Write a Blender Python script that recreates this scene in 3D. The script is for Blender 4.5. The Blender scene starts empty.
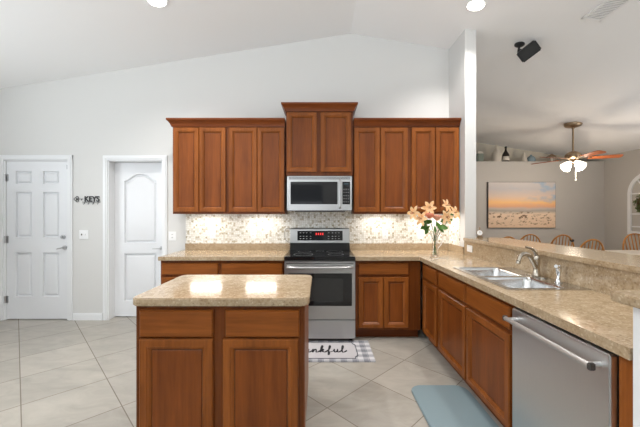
import bpy, bmesh, math, random
from mathutils import Vector, Matrix
random.seed(7)
S = bpy.context.scene
COL = S.collection
PI = math.pi
R = math.radians

# ------------------------------------------------------------------ camera, world, lights, exposure
cam_d = bpy.data.cameras.new('camera'); cam = bpy.data.objects.new('camera', cam_d); COL.objects.link(cam)
cam.location = (0, 0, 1.40); cam.rotation_euler = (PI/2, 0, 0)
cam_d.sensor_width = 36; cam_d.lens = 36*313/640; cam_d.clip_start = .02
S.camera = cam
S.view_settings.view_transform = 'Standard'; S.view_settings.look = 'None'
S.view_settings.gamma = 1; S.view_settings.use_curve_mapping = False
S.view_settings.exposure = 0.17
W = bpy.data.worlds.new('world'); S.world = W; W.use_nodes = True
W.node_tree.nodes['Background'].inputs[0].default_value = (.80, .90, 1, 1)
W.node_tree.nodes['Background'].inputs[1].default_value = .3

def area(name, loc, rot, sx, sy, power, color=(1, 1, 1), spread=180):
    l = bpy.data.lights.new(name, 'AREA'); l.shape = 'RECTANGLE'; l.size = sx; l.size_y = sy
    l.energy = power; l.color = color; l.spread = R(spread)
    o = bpy.data.objects.new(name, l); COL.objects.link(o); o.location = loc; o.rotation_euler = rot
    return o
# added fill lamps at made-up openings, rear, left and right, all out of view
area('fill_rear', (-1.6, -3.38, 1.35), (R(152), 0, 0), 3.4, 2.0, 190, (.90, .96, 1), 130)
area('fill_rear', (3.6, -3.38, 1.35), (R(152), 0, 0), 2.6, 2.0, 80, (.90, .96, 1), 130)
area('fill_left', (-4.36, 1.0, 1.6), (0, R(-116), 0), 1.5, 3.2, 62, (.90, .96, 1))
area('fill_right', (6.55, 3.4, 1.35), (0, R(135), 0), 2.2, 2.8, 42, (1, .98, .97))

# ------------------------------------------------------------------ materials
def mat(name, col, rough=.5, metal=0, **kw):
    m = bpy.data.materials.new(name); m.use_nodes = True
    b = m.node_tree.nodes['Principled BSDF']
    b.inputs['Base Color'].default_value = (*col, 1); b.inputs['Roughness'].default_value = rough
    b.inputs['Metallic'].default_value = metal
    for k, v in kw.items():
        b.inputs[k.replace('_', ' ')].default_value = v
    return m
def lin(r, g, b):
    f = lambda c: (c/255/12.92) if c/255 <= .04045 else ((c/255+.055)/1.055)**2.4
    return (f(r), f(g), f(b))
class NT:
    def __init__(s, m): s.t = m.node_tree; s.b = s.t.nodes['Principled BSDF']
    def n(s, typ, **kw):
        x = s.t.nodes.new(typ)
        for k, v in kw.items(): setattr(x, k, v)
        return x
    def l(s, a, b): s.t.links.new(a, b)
    def pos(s): return s.n('ShaderNodeNewGeometry').outputs['Position']
    def obj(s): return s.n('ShaderNodeTexCoord').outputs['Object']
    def map(s, src, scale=(1, 1, 1), rot=(0, 0, 0), loc=(0, 0, 0)):
        m = s.n('ShaderNodeMapping'); m.inputs['Scale'].default_value = scale
        m.inputs['Rotation'].default_value = rot; m.inputs['Location'].default_value = loc
        s.l(src, m.inputs['Vector']); return m.outputs[0]
    def noise(s, vec, scale, detail=3, rough=.55, dist=0):
        x = s.n('ShaderNodeTexNoise'); x.inputs['Scale'].default_value = scale; x.inputs['Detail'].default_value = detail
        x.inputs['Roughness'].default_value = rough; x.inputs['Distortion'].default_value = dist
        s.l(vec, x.inputs['Vector']); return x.outputs['Fac']
    def ramp(s, fac, stops, interp='LINEAR'):
        r = s.n('ShaderNodeValToRGB'); cr = r.color_ramp; cr.interpolation = interp
        while len(cr.elements) < len(stops): cr.elements.new(.5)
        for e, (p, c) in zip(cr.elements, stops): e.position = p; e.color = (*c, 1) if len(c) == 3 else c
        s.l(fac, r.inputs[0]); return r.outputs[0]
    def mix(s, fac, a, b, mode='MIX'):
        x = s.n('ShaderNodeMix', data_type='RGBA', blend_type=mode)
        for sock, v in ((x.inputs[0], fac), (x.inputs[6], a), (x.inputs[7], b)):
            if hasattr(v, 'node'): s.l(v, sock)
            else: sock.default_value = v if not isinstance(v, tuple) else (*v, 1)[:4]
        return x.outputs[2]
    def math(s, op, a, b=0, c=0):
        x = s.n('ShaderNodeMath', operation=op)
        for i, v in enumerate((a, b, c)):
            if hasattr(v, 'node'): s.l(v, x.inputs[i])
            else: x.inputs[i].default_value = v
        return x.outputs[0]
    def sep(s, v):
        x = s.n('ShaderNodeSeparateXYZ'); s.l(v, x.inputs[0]); return x.outputs
    def comb(s, a, b, c=0):
        x = s.n('ShaderNodeCombineXYZ')
        for i, v in enumerate((a, b, c)):
            if hasattr(v, 'node'): s.l(v, x.inputs[i])
            else: x.inputs[i].default_value = v
        return x.outputs[0]
    def color(s, v): s.l(v, s.b.inputs['Base Color'])
    def bump(s, h, strength=.2, dist=.01):
        x = s.n('ShaderNodeBump'); x.inputs['Strength'].default_value = strength; x.inputs['Distance'].default_value = dist
        s.l(h, x.inputs['Height']); s.l(x.outputs[0], s.b.inputs['Normal'])

def paint(name, col, rough=.6, tex=.04):
    m = mat(name, col, rough); t = NT(m)
    t.bump(t.noise(t.pos(), 70, 3), tex, .004); return m
def wood(name, c0, c1, axis, rough=.33, sc=1.0):
    m = mat(name, c0, rough); t = NT(m)
    s = {'z': (1, 1, .07), 'h': (.07, .07, 1), 'x': (.07, 1, 1)}[axis]
    p = t.map(t.pos(), tuple(v*sc for v in s))
    a = t.noise(p, 9, 4, .6, .6); b = t.noise(p, 75, 3, .6, .2); d = t.noise(t.pos(), 3, 2)
    f = t.math('ADD', t.math('MULTIPLY', a, .55), t.math('ADD', t.math('MULTIPLY', b, .3), t.math('MULTIPLY', d, .15)))
    t.color(t.ramp(f, [(.32, c0), (.68, c1)])); t.bump(b, .04, .002)
    m.node_tree.nodes['Principled BSDF'].inputs['Specular IOR Level'].default_value = .22
    return m
CH0, CH1 = lin(104, 54, 18), lin(154, 88, 36)
WOODV = wood('cherry_wood_upright', CH0, CH1, 'z'); WOODH = wood('cherry_wood_level', CH0, CH1, 'h')
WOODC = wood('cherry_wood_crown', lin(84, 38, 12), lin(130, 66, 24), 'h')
WOODB = wood('cherry_wood_case_shaded', lin(80, 38, 12), lin(124, 66, 25), 'z')  # darker than the doors: shade of the door gaps put into the colour
WOODP = wood('cherry_wood_panel', lin(94, 46, 15), lin(140, 76, 30), 'z')
GROOVE = mat('dark_brown_groove', lin(58, 26, 12), .4)  # dark brown strip round the recessed door panel
OAK = wood('honey_oak', lin(150, 92, 40), lin(205, 145, 75), 'z')
BLADE = wood('fan_blade_wood', lin(130, 65, 35), lin(185, 105, 60), 'h')
def granite():
    m = mat('tan_granite', (.5, .4, .3), .13); t = NT(m); p = t.pos()
    big = t.noise(p, 14, 4, .65, .8); mid = t.noise(p, 55, 4, .7, .3)
    v = t.n('ShaderNodeTexVoronoi', feature='F1'); v.inputs['Scale'].default_value = 130; t.l(p, v.inputs['Vector'])
    base = t.ramp(t.math('ADD', t.math('MULTIPLY', big, .5), t.math('MULTIPLY', mid, .5)),
                  [(.26, lin(130, 106, 78)), (.46, lin(163, 141, 112)), (.60, lin(180, 160, 133)), (.76, lin(156, 135, 109))])
    sp = t.sep(v.outputs['Color'])[0]
    c = t.mix(t.ramp(sp, [(0, (.4,)*3), (.10, (.0,)*3)]), base, lin(104, 82, 62))
    c = t.mix(t.ramp(sp, [(.90, (0,)*3), (.97, (.25,)*3)]), c, lin(238, 222, 196))
    t.color(c); return m
GRAN = granite()
def steel(name, col, rough, axis):
    m = mat(name, col, rough, 1); t = NT(m)
    s = {'x': (.02, 1, 1), 'y': (1, .02, 1), 'z': (1, 1, .02)}[axis]
    n = t.noise(t.map(t.pos(), s), 260, 2)
    t.l(t.ramp(n, [(.3, (rough-.05,)*3), (.7, (rough+.08,)*3)]), t.b.inputs['Roughness']); t.bump(n, .02, .001); return m
STEEL = steel('brushed_steel', (.50, .50, .50), .33, 'x')
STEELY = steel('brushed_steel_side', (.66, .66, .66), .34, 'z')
SINKM = mat('satin_sink_steel', (.62, .62, .62), .22, 1)
NICKEL = mat('brushed_nickel', (.52, .47, .40), .22, 1); CHROME = mat('chrome', (.8, .8, .8), .08, 1)
BLACKG = mat('black_glass', (.008, .008, .009), .06); BLACK = mat('black_enamel', (.012, .012, .012), .3)
DGREY = mat('dark_grey_plastic', (.06, .055, .05), .4); INNER = mat('oven_glass', (.02, .02, .02), .12)
WALLP = paint('white_wall_paint', (.67, .665, .65)); CEILP = paint('ceiling_paint', (.89, .89, .89), .8, .1)
TRIM = mat('white_semi_gloss', (.80, .81, .82), .3); DOORM = mat('white_door_paint', (.78, .79, .81), .32)
GREYP = paint('grey_dining_paint', lin(188, 183, 177)); GREYW = paint('cream_alcove_paint', (.62, .57, .48))
PLAST = mat('white_plastic', (.85, .85, .85), .3); SILV = mat('satin_silver', (.55, .55, .56), .3, 1)
SPKR = mat('black_speaker_plastic', (.015, .015, .016), .5); BRASS = mat('antique_brass', (.36, .26, .17), .3, 1)
WHITE = mat('white_ceramic', (.8, .78, .74), .3); SLOT = mat('dark_slot', (.02, .02, .02), .6)
def emis(name, col, s, base=(.9, .9, .9)):
    m = mat(name, base, .4); b = m.node_tree.nodes['Principled BSDF']
    b.inputs['Emission Color'].default_value = (*col, 1); b.inputs['Emission Strength'].default_value = s; return m
LAMP = emis('lit_lens', (1, .96, .88), 9); FANG = emis('lit_fan_glass', (1, .90, .72), 2.4); UCL = emis('lit_under_cabinet_lens', (1, .96, .90), 5)
LED = emis('red_display', (1, .04, .04), 1.2, (.1, 0, 0))
def floor_mat():
    m = mat('beige_floor_tile', (.5, .5, .5), .3); t = NT(m); x, y, z = t.sep(t.pos())
    T = .527
    u = t.math('DIVIDE', t.math('SUBTRACT', t.math('ADD', t.math('MULTIPLY', x, .717), t.math('MULTIPLY', y, .697)), .027), T)
    v = t.math('DIVIDE', t.math('SUBTRACT', t.math('ADD', t.math('MULTIPLY', x, -.697), t.math('MULTIPLY', y, .717)), 1.58), T)
    d = lambda a: t.math('ABSOLUTE', t.math('SUBTRACT', t.math('FRACT', t.math('ADD', a, .5)), .5))
    g = t.math('MINIMUM', d(u), d(v))
    gm = t.ramp(g, [(.004, (1,)*3), (.0075, (0,)*3)])
    w = t.n('ShaderNodeTexWhiteNoise', noise_dimensions='2D'); t.l(t.comb(t.math('FLOOR', u), t.math('FLOOR', v)), w.inputs['Vector'])
    n = t.noise(t.map(t.pos(), (1, 2.2, 1), (0, 0, R(45))), 3.5, 5, .6, 1.0)
    c = t.ramp(t.math('ADD', t.math('MULTIPLY', n, .8), t.math('MULTIPLY', w.outputs[0], .2)), [(.3, lin(150, 145, 136)), (.7, lin(175, 169, 159))])
    t.color(t.mix(gm, c, lin(120, 112, 100)))
    t.l(t.ramp(gm, [(0, (.28,)*3), (1, (.8,)*3)]), t.b.inputs['Roughness'])
    t.bump(t.math('SUBTRACT', 1, gm), .3, .003); return m
FLOOR = floor_mat()
def mosaic():
    m = mat('mosaic_tile', (.7, .7, .7), .18); t = NT(m)
    x, y, z = t.sep(t.pos())
    p = t.comb(t.math('ADD', x, y), z, 0)
    def vor(feat):
        v = t.n('ShaderNodeTexVoronoi', feature=feat, voronoi_dimensions='2D'); v.inputs['Scale'].default_value = 38; v.inputs['Randomness'].default_value = .55
        t.l(p, v.inputs['Vector']); return v
    c = t.ramp(t.sep(vor('F1').outputs['Color'])[0], [(0, lin(236, 234, 228)), (.38, lin(214, 210, 200)), (.55, lin(240, 238, 232)), (.74, lin(194, 184, 164)), (.84, lin(226, 222, 214)), (.94, lin(178, 168, 144))], 'CONSTANT')
    g = t.ramp(vor('DISTANCE_TO_EDGE').outputs['Distance'], [(.04, (1,)*3), (.09, (0,)*3)])
    t.color(t.mix(g, c, lin(206, 200, 188))); t.bump(t.math('SUBTRACT', 1, g), .25, .002); return m
MOSAIC = mosaic()

# ------------------------------------------------------------------ mesh helpers
class MB:
    def __init__(s): s.bm = bmesh.new()
    def _add(s, b, M=None):
        if M is not None: b.transform(M)
        me = bpy.data.meshes.new('t'); b.to_mesh(me); b.free(); s.bm.from_mesh(me); bpy.data.meshes.remove(me); return s
    def box(s, x0, x1, y0, y1, z0, z1, bev=0, M=None, seg=2):
        b = bmesh.new(); bmesh.ops.create_cube(b, size=1)
        bmesh.ops.scale(b, vec=(abs(x1-x0), abs(y1-y0), abs(z1-z0)), verts=b.verts)
        bmesh.ops.translate(b, vec=((x0+x1)/2, (y0+y1)/2, (z0+z1)/2), verts=b.verts)
        if bev: bmesh.ops.bevel(b, geom=b.edges[:], offset=bev, segments=seg, affect='EDGES')
        return s._add(b, M)
    def loft(s, rings, cap0=True, cap1=True, closed=True, M=None):
        b = bmesh.new(); vr = [[b.verts.new(p) for p in r] for r in rings]; n = len(vr[0])
        for a, c in zip(vr, vr[1:]):
            for i in range(n if closed else n-1):
                try: b.faces.new((a[i], a[(i+1) % n], c[(i+1) % n], c[i]))
                except ValueError: pass
        if cap0: b.faces.new(vr[0][::-1])
        if cap1: b.faces.new(vr[-1])
        bmesh.ops.recalc_face_normals(b, faces=b.faces); return s._add(b, M)
    def tube(s, pts, r, n=10, caps=True, M=None):
        pts = [Vector(p) for p in pts]; rs = r if isinstance(r, (list, tuple)) else [r]*len(pts)
        T = [(pts[min(i+1, len(pts)-1)]-pts[max(i-1, 0)]).normalized() for i in range(len(pts))]
        up = Vector((0, 0, 1)) if abs(T[0].z) < .9 else Vector((1, 0, 0)); rings = []
        for p, t, q in zip(pts, T, rs):
            a = t.cross(up)
            if a.length < 1e-4: a = t.orthogonal()
            a.normalize(); c = a.cross(t).normalized(); up = c
            rings.append([p+(a*math.cos(k*2*PI/n)+c*math.sin(k*2*PI/n))*q for k in range(n)])
        return s.loft(rings, caps, caps, M=M)
    def lathe(s, prof, c=(0, 0, 0), n=24, M=None, caps=True):
        rings = [[(c[0]+r*math.cos(k*2*PI/n), c[1]+r*math.sin(k*2*PI/n), c[2]+z) for k in range(n)] for r, z in prof]
        return s.loft(rings, caps, caps, M=M)
    def prism(s, poly, z0, z1, M=None, bev=0):
        b = bmesh.new(); lo = [b.verts.new((x, y, z0)) for x, y in poly]; hi = [b.verts.new((x, y, z1)) for x, y in poly]; n = len(poly)
        b.faces.new(lo[::-1]); b.faces.new(hi)
        for i in range(n): b.faces.new((lo[i], lo[(i+1) % n], hi[(i+1) % n], hi[i]))
        bmesh.ops.recalc_face_normals(b, faces=b.faces)
        if bev:
            e = [e for e in b.edges if abs(e.verts[0].co.z-e.verts[1].co.z) < 1e-6]
            bmesh.ops.bevel(b, geom=e, offset=bev, segments=2, affect='EDGES')
        return s._add(b, M)
    def ball(s, c, r, sc=(1, 1, 1), u=16, v=10, M=None):
        b = bmesh.new(); bmesh.ops.create_uvsphere(b, u_segments=u, v_segments=v, radius=r)
        bmesh.ops.scale(b, vec=sc, verts=b.verts)
        if M is not None: b.transform(M)
        bmesh.ops.translate(b, vec=c, verts=b.verts); return s._add(b)
    def build(s, name, m, parent=None, smooth=None):
        me = bpy.data.meshes.new(name)
        root = parent
        while root is not None and root.parent is not None: root = root.parent
        if root is not None:
            bmesh.ops.translate(s.bm, vec=-Vector(root.location), verts=s.bm.verts)
        s.bm.to_mesh(me); s.bm.free(); me.materials.append(m)
        if smooth is not False:
            me.polygons.foreach_set('use_smooth', [True]*len(me.polygons))
            try: me.set_sharp_from_angle(angle=R(smooth or 32))
            except Exception: pass
        o = bpy.data.objects.new(name, me); COL.objects.link(o)
        if parent is not None: o.parent = parent
        return o
def thing(name, label, cat, loc=(0, 0, 0), group=None):
    o = bpy.data.objects.new(name, None); COL.objects.link(o); o.location = loc; o.empty_display_size = .1
    return tag(o, label, cat, group)
def tag(o, label, cat, group=None):
    o['label'] = label; o['category'] = cat
    if group: o['group'] = group
    return o
def struct(o): o['kind'] = 'structure'; return o
def dup(root, loc, rot=None, label=None, scale=None):
    def cp(o, par):
        c = o.copy(); COL.objects.link(c)
        if par is not None: c.parent = par
        for ch in [k for k in bpy.data.objects if k.parent == o]: cp(ch, c)
        return c
    r = cp(root, None); r.location = loc
    if rot is not None: r.rotation_euler = rot
    if scale is not None: r.scale = (scale,)*3
    if label: r['label'] = label
    return r
def rpoly(pts, rad, n=6):
    out = []; N = len(pts)
    for i, p in enumerate(pts):
        r = rad[i] if isinstance(rad, (list, tuple)) else rad
        p = Vector(p); a = (Vector(pts[i-1])-p).normalized(); c = (Vector(pts[(i+1) % N])-p).normalized()
        if r <= 0: out.append(tuple(p)); continue
        A = p+a*r; Cn = p+c*r; O = A+c*r
        for k in range(n+1):
            t = k/n*PI/2
            out.append(tuple(O-c*r*math.cos(t)-a*r*math.sin(t)))
    return out
# frames map (u, v, h) -> world.  back: u=x, v=z, h towards the camera.  side: u=y, v=z, h towards -x
def FB(y): return lambda u, v, h: (u, y-h, v)
def FS(x): return lambda u, v, h: (x-h, u, v)
def FR(x): return lambda u, v, h: (x+h, u, v)
def panel(F, u0, u1, v0, v1, prof, mb=None):
    mb = mb or MB(); rings = []
    for ins, h in prof:
        rings.append([F(u0+ins, v0+ins, h), F(u1-ins, v0+ins, h), F(u1-ins, v1-ins, h), F(u0+ins, v1-ins, h)])
    return mb.loft(rings)
DP = [(0, 0), (0, .016), (.005, .022), (.042, .022), (.047, .017), (.051, .0175), (.062, .008), (.064, .004)]
DRW = [(0, 0), (0, .013), (.004, .018), (.007, .021), (.011, .0205)]
def cab_door(F, u0, u1, v0, v1, parent):
    o = panel(F, u0, u1, v0, v1, DP).build('door', WOODV, parent, 20)
    m = MB(); i = .0645; bxF(m, F, u0+i-.003, u1-i+.003, v0+i-.003, v1-i+.003, .0035, .0045); m.build('groove', GROOVE, o, False)
    i = .067; panel(F, u0+i, u1-i, v0+i, v1-i, [(0, .004), (0, .007), (.003, .0085)]).build('panel', WOODP, o, 20)
    return o
def cab_drawer(F, u0, u1, v0, v1, parent):
    return panel(F, u0, u1, v0, v1, DRW).build('drawer', WOODH, parent, 20)
def bxF(mb, F, u0, u1, v0, v1, h0, h1, bev=0):
    a = F(u0, v0, h0); b = F(u1, v1, h1)
    return mb.box(min(a[0], b[0]), max(a[0], b[0]), min(a[1], b[1]), max(a[1], b[1]), min(a[2], b[2]), max(a[2], b[2]), bev)

# ------------------------------------------------------------------ room shell
YB = 4.115; XR = 6.71; YD = 7.39; YR = -3.5; XL = -4.5
cz = lambda x: 3.767-.16*abs(x-.4) if x > .4 else 3.767-.158*(.4-x)
struct(MB().box(XL-.15, XR+.15, YR-.15, 8.1, -.1, 0).build('floor', FLOOR, None, False))
m = MB()
for a, b in ((XL-.15, .4), (.4, XR+.15)):
    m.loft([[(a, YR-.15, cz(a)), (b, YR-.15, cz(b)), (b, YR-.15, cz(b)+.12), (a, YR-.15, cz(a)+.12)],
            [(a, 8.1, cz(a)), (b, 8.1, cz(b)), (b, 8.1, cz(b)+.12), (a, 8.1, cz(a)+.12)]])
struct(m.build('ceiling', CEILP, None, False))
# back wall with two door openings
D1 = (-4.145, -3.308, 2.105); D2 = (-2.785, -2.065, 2.10)
def gable(m, x0, x1, y0, y1, z0):
    xs = [x0]+([.4] if x0 < .4 < x1 else [])+[x1]
    poly = [(x0, z0), (x1, z0)]+[(x, cz(x)+.03) for x in reversed(xs)]
    m.loft([[(x, y0, z) for x, z in poly], [(x, y1, z) for x, z in poly]])
m = MB(); T = .18
m.box(XL, D1[0], YB, YB+T, 0, 2.105); m.box(D1[1], D2[0], YB, YB+T, 0, 2.105); m.box(D2[1], 1.70, YB, YB+T, 0, 2.105)
gable(m, XL, 1.70, YB, YB+T, 2.105)
struct(m.build('wall_back', WALLP, None, False))
m = MB()      # left wall with an opening added for light, left of the view
m.box(XL-.15, XL, YR, -.7, 0, cz(XL)+.03); m.box(XL-.15, XL, 2.7, YB+T, 0, cz(XL)+.03)
m.box(XL-.15, XL, -.7, 2.7, 0, .85); m.box(XL-.15, XL, -.7, 2.7, 2.35, cz(XL)+.03)
struct(m.build('wall_left', WALLP, None, False))
m = MB()      # right wall with an opening added for light, out of view
m.box(XR, XR+.15, YR, 2.0, 0, cz(XR)+.03); m.box(XR, XR+.15, 4.8, 8.1, 0, cz(XR)+.03); m.box(XR, XR+.15, 2.0, 4.8, 2.35, cz(XR)+.03)
struct(m.build('wall_right', GREYP, None, False))
m = MB()      # rear wall with two unglazed openings added for light
gable(m, XL, XR, YR-.15, YR, 2.45)
for a, b in ((XL, -3.3), (.1, 2.3), (4.9, XR)): m.box(a, b, YR-.15, YR, 0, 2.45)
struct(m.build('wall_rear', WALLP, None, False))
m = MB()
poly = [(3.66, 0), (8.1, 0)]
a, b = 1.696, 1.825
m.loft([[(a, 3.66, 0), (b, 3.66, 0), (b, 3.66, cz(b)+.02), (a, 3.66, cz(a)+.02)], [(a, 8.1, 0), (b, 8.1, 0), (b, 8.1, cz(b)+.02), (a, 8.1, cz(a)+.02)]])
struct(m.build('wall_divider', WALLP, None, False))
struct(MB().box(1.825, XR, YD, 7.92, 0, 2.63).build('wall_dining', GREYP, None, False))
m = MB(); gable(m, 1.825, XR, 7.92, 8.1, 0); struct(m.build('wall_alcove', GREYW, None, False))
# baseboards
def bb(name, x0, x1, y0, y1):
    m = MB(); m.box(x0, x1, y0, y1, 0, .075); 
    m.box(x0+.004 if x1-x0 < y1-y0 else x0, x1-.004 if x1-x0 < y1-y0 else x1, y0+(.004 if x1-x0 > y1-y0 else 0), y1-(0 if x1-x0 > y1-y0 else 0), .075, .09)
    struct(m.build(name, TRIM, None, False))
bb('baseboard_back', -3.24, -2.853, YB-.016, YB)
bb('baseboard_back', -1.998, -1.78, YB-.016, YB)
bb('baseboard_right', XR-.016, XR, 4.8, YD); bb('baseboard_dining', 1.825, XR-.016, YD-.016, YD)
# door casings
def casing(name, x0, x1, zt, w, depth):
    m = MB()
    for a, b in ((x0-w, x0), (x1, x1+w)):
        m.box(a, b, YB-.018, YB, 0, zt+w, .004)
        m.box(a+w*.3, b-w*.3, YB-.024, YB-.016, 0, zt+w*.7, .003)
    m.box(x0-w, x1+w, YB-.019, YB, zt, zt+w, .004); m.box(x0-w*.6, x1+w*.6, YB-.025, YB-.016, zt+w*.3, zt+w*.7, .003)
    m.box(x0-.001, x0+.012, YB-.005, YB+T, 0, zt); m.box(x1-.012, x1+.001, YB-.005, YB+T, 0, zt); m.box(x0, x1, YB-.005, YB+T, zt-.012, zt+.002)
    m.box(x0+.01, x0+.024, YB+depth+.04, YB+T, 0, zt-.01); m.box(x1-.024, x1-.01, YB+depth+.04, YB+T, 0, zt-.01)
    struct(m.build(name, TRIM, None, 30))
casing('trim_1', D1[0], D1[1], D1[2], .062, .0); casing('trim_2', D2[0], D2[1], D2[2], .062, .1)
# six panel door
def door_slab(F, x0, x1, z0, z1, panels, arch=None):
    m = MB(); bxF(m, F, x0, x1, z0, z1, -.040, -.033)
    # face built of stiles and rails round recessed, raised panels
    us = sorted({x0, x1, *[p[0] for p in panels], *[p[1] for p in panels]}); vs = sorted({z0, z1, *[p[2] for p in panels], *[p[3] for p in panels]})
    for i in range(len(us)-1):
        for j in range(len(vs)-1):
            cu, cv = (us[i]+us[i+1])/2, (vs[j]+vs[j+1])/2
            if any(p[0] < cu < p[1] and p[2] < cv < p[3] for p in panels): continue
            bxF(m, F, us[i], us[i+1], vs[j], vs[j+1], -.034, 0)
    for p in panels:
        m2 = [(0, 0), (.005, -.026), (.018, -.029), (.036, -.008), (.042, -.007)]
        rings = []
        for ins, h in m2:
            rr = [F(p[0]+ins, p[2]+ins, h), F(p[1]-ins, p[2]+ins, h)]
            if len(p) > 4:     # arched top
                n = 12
                for k in range(n+1):
                    t = k/n; u = p[1]-ins+(p[0]+ins-(p[1]-ins))*t
                    s = math.sin(PI*t); rr.append(F(u, p[3]-ins-p[4]+p[4]*(s*s*(3-2*s*s)**.5 if s > 0 else 0)/1.0, h))
            else: rr += [F(p[1]-ins, p[3]-ins, h), F(p[0]+ins, p[3]-ins, h)]
            rings.append(rr)
        m.loft(rings, cap0=False)
        if len(p) > 4:          # spandrel above the arch
            n = 12
            for k in range(n):
                def pt(k): 
                    t = k/n; s = math.sin(PI*t); return p[1]+(p[0]-p[1])*t, p[3]-p[4]+p[4]*(s*s*(3-2*s*s)**.5)
                (ua, va), (ub, vb) = pt(k), pt(k+1)
                m.loft([[F(ua, va, 0), F(ub, vb, 0), F(ub, p[3], 0), F(ua, p[3], 0)], [F(ua, va, -.02), F(ub, vb, -.02), F(ub, p[3], -.02), F(ua, p[3], -.02)]])
    return m
def wx(px): return (px-320)/76.06
def wz(py): return 1.4-(py-213.5)/76.06
F = FB(YB+.012)
cols = ((-4.015, -3.800), (-3.655, -3.440))
pn = [(a, b, z0, z1) for a, b in cols for z0, z1 in ((1.79, 1.96), (1.085, 1.685), (.305, .885))]
d1 = door_slab(F, D1[0]+.015, D1[1]-.015, .012, D1[2]-.015, pn).build('door_1', DOORM, None, 25); struct(d1)
for z in (1.87, 1.06, .27): m = MB(); m.tube([(D1[0]+.012, YB-.010, z-.045), (D1[0]+.012, YB-.010, z+.045)], .009, 8); m.box(D1[0]+.012, D1[0]+.04, YB+.004, YB+.014, z-.045, z+.045); m.build('hinge', SILV, d1)
def ycyl(m, x, z, y0, y1, r, n=20): return m.tube([(x, y0, z), (x, y1, z)], r, n)
m = MB(); ycyl(m, wx(63), wz(237), YB-.012, YB+.014, .027); m.box(wx(63)-.005, wx(63)+.005, YB-.026, YB-.01, wz(237)-.012, wz(237)+.012); m.build('deadbolt', SILV, d1)
m = MB(); ycyl(m, wx(64.5), wz(247.5), YB-.006, YB+.014, .027); ycyl(m, wx(64.5), wz(247.5), YB-.045, YB, .01)
m.tube([(wx(64.5)+.01, YB-.045, wz(247.5)), (wx(64.5)-.05, YB-.048, wz(248.2)), (wx(59.5), YB-.045, wz(249))], [.009, .008, .006]); m.build('door_handle', SILV, d1)
m = MB(); m.box(wx(68)-.02, wx(68)+.005, YB-.006, YB+.012, 1.98, 2.04, .003); m.build('door_bracket', SILV, d1)
F = FB(YB+.112)
x0, x1 = D2[0]+.012, D2[1]-.012
pn = [(x0+.13, x1-.13, 1.0, 1.93, .09), (x0+.13, x1-.13, .22, .86)]
d2 = door_slab(F, x0, x1, .012, D2[2]-.015, pn).build('door_2', DOORM, None, 25); struct(d2)
m = MB(); hx, hz = x1-.055, wz(249); ycyl(m, hx, hz, YB+.095, YB+.114, .027); ycyl(m, hx, hz, YB+.055, YB+.1, .01)
m.tube([(hx+.01, YB+.055, hz), (hx-.05, YB+.052, hz), (hx-.1, YB+.055, hz-.004)], [.009, .008, .006]); m.build('door_handle', SILV, d2)

# tile backsplash
m = MB(); m.box(-1.76, 1.694, YB-.010, YB, .93, 1.90); struct(m.build('wall_backsplash', MOSAIC, None, False))
m = MB(); m.box(1.686, 1.696, 3.79, YB-.01, .93, 1.40); struct(m.build('wall_backsplash', MOSAIC, None, False))
# half wall carrying the bar
m = MB(); m.box(1.70, 1.85, 1.0, 3.66, 0, 1.083); struct(m.build('wall_bar', WALLP, None, False))
m = MB(); m.box(1.098, 1.70, 1.0, 1.098, 0, 1.083); struct(m.build('wall_bar_end', TRIM, None, False))

# ------------------------------------------------------------------ cabinets
DC = 3.78
def wall_cab(label, x0, x1, z0, z1, yf, doors, zd0, zd1):
    t = thing('wall_cabinet', label, 'cabinet', (round((x0+x1)/2, 3), YB, z0), 'upper wall cabinets')
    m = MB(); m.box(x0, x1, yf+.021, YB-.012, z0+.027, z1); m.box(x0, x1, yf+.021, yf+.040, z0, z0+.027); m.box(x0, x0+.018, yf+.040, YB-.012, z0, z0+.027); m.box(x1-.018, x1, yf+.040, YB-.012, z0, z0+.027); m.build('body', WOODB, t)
    F = FB(yf+.021)
    for a, b in doors: cab_door(F, a, b, zd0, zd1, t)
    return t
Z0, Z1 = 1.394, 2.4515
wall_cab('upper cherry wood cabinet, far left one of the back wall, with two tall doors', -1.787, -1.118, Z0, Z1, DC, [(-1.775, -1.466), (-1.460, -1.139)], 1.418, 2.439)
wall_cab('upper cherry wood cabinet with two tall doors, directly left of the microwave', -1.118, -.423, Z0, Z1, DC, [(-1.103, -.762), (-.756, -.432)], 1.418, 2.439)
wall_cab('short raised cherry wood cabinet above the microwave', -.404, .392, 1.85, 2.6155, 3.72, [(-.392, -.036), (.008, .368)], 1.893, 2.605)
wall_cab('upper cherry wood cabinet with two tall doors, directly right of the microwave', .405, 1.085, Z0, Z1, DC, [(.411, .722), (.732, 1.063)], 1.418, 2.439)
wall_cab('upper cherry wood cabinet at the far right end, behind the flowers', 1.085, 1.688, Z0, Z1, DC, [(1.108, 1.391), (1.399, 1.682)], 1.418, 2.439)
CP = [(0, 0), (.010, 0), (.012, .012), (.016, .016), (.022, .034), (.036, .056), (.050, .068), (.054, .072), (.054, .092), (.0, .092)]
def crown(label, x0, x1, yf, z, left, right, k=1.0, group='crown mouldings'):
    t = thing('crown_molding', label, 'moulding', (round((x0+x1)/2, 3), YB, z), group)
    def ring(o, h):
        o *= k; h *= k
        return [(x0-(o if left else 0), YB-.002, z+h), (x0-(o if left else 0), yf-o, z+h), (x1+(o if right else 0), yf-o, z+h), (x1+(o if right else 0), YB-.002, z+h)]
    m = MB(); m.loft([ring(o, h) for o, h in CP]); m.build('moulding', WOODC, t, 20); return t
crown('brown crown moulding topping the left run of upper cabinets', -1.790, -.423, DC+.016, 2.452, True, False, 1.0)
crown('raised brown crown moulding over the cabinet above the microwave', -.404, .392, 3.736, 2.616, True, True, 1.02)
crown('brown crown moulding topping the right run of upper cabinets', .405, 1.690, DC+.016, 2.452, False, False, 1.0)
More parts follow.
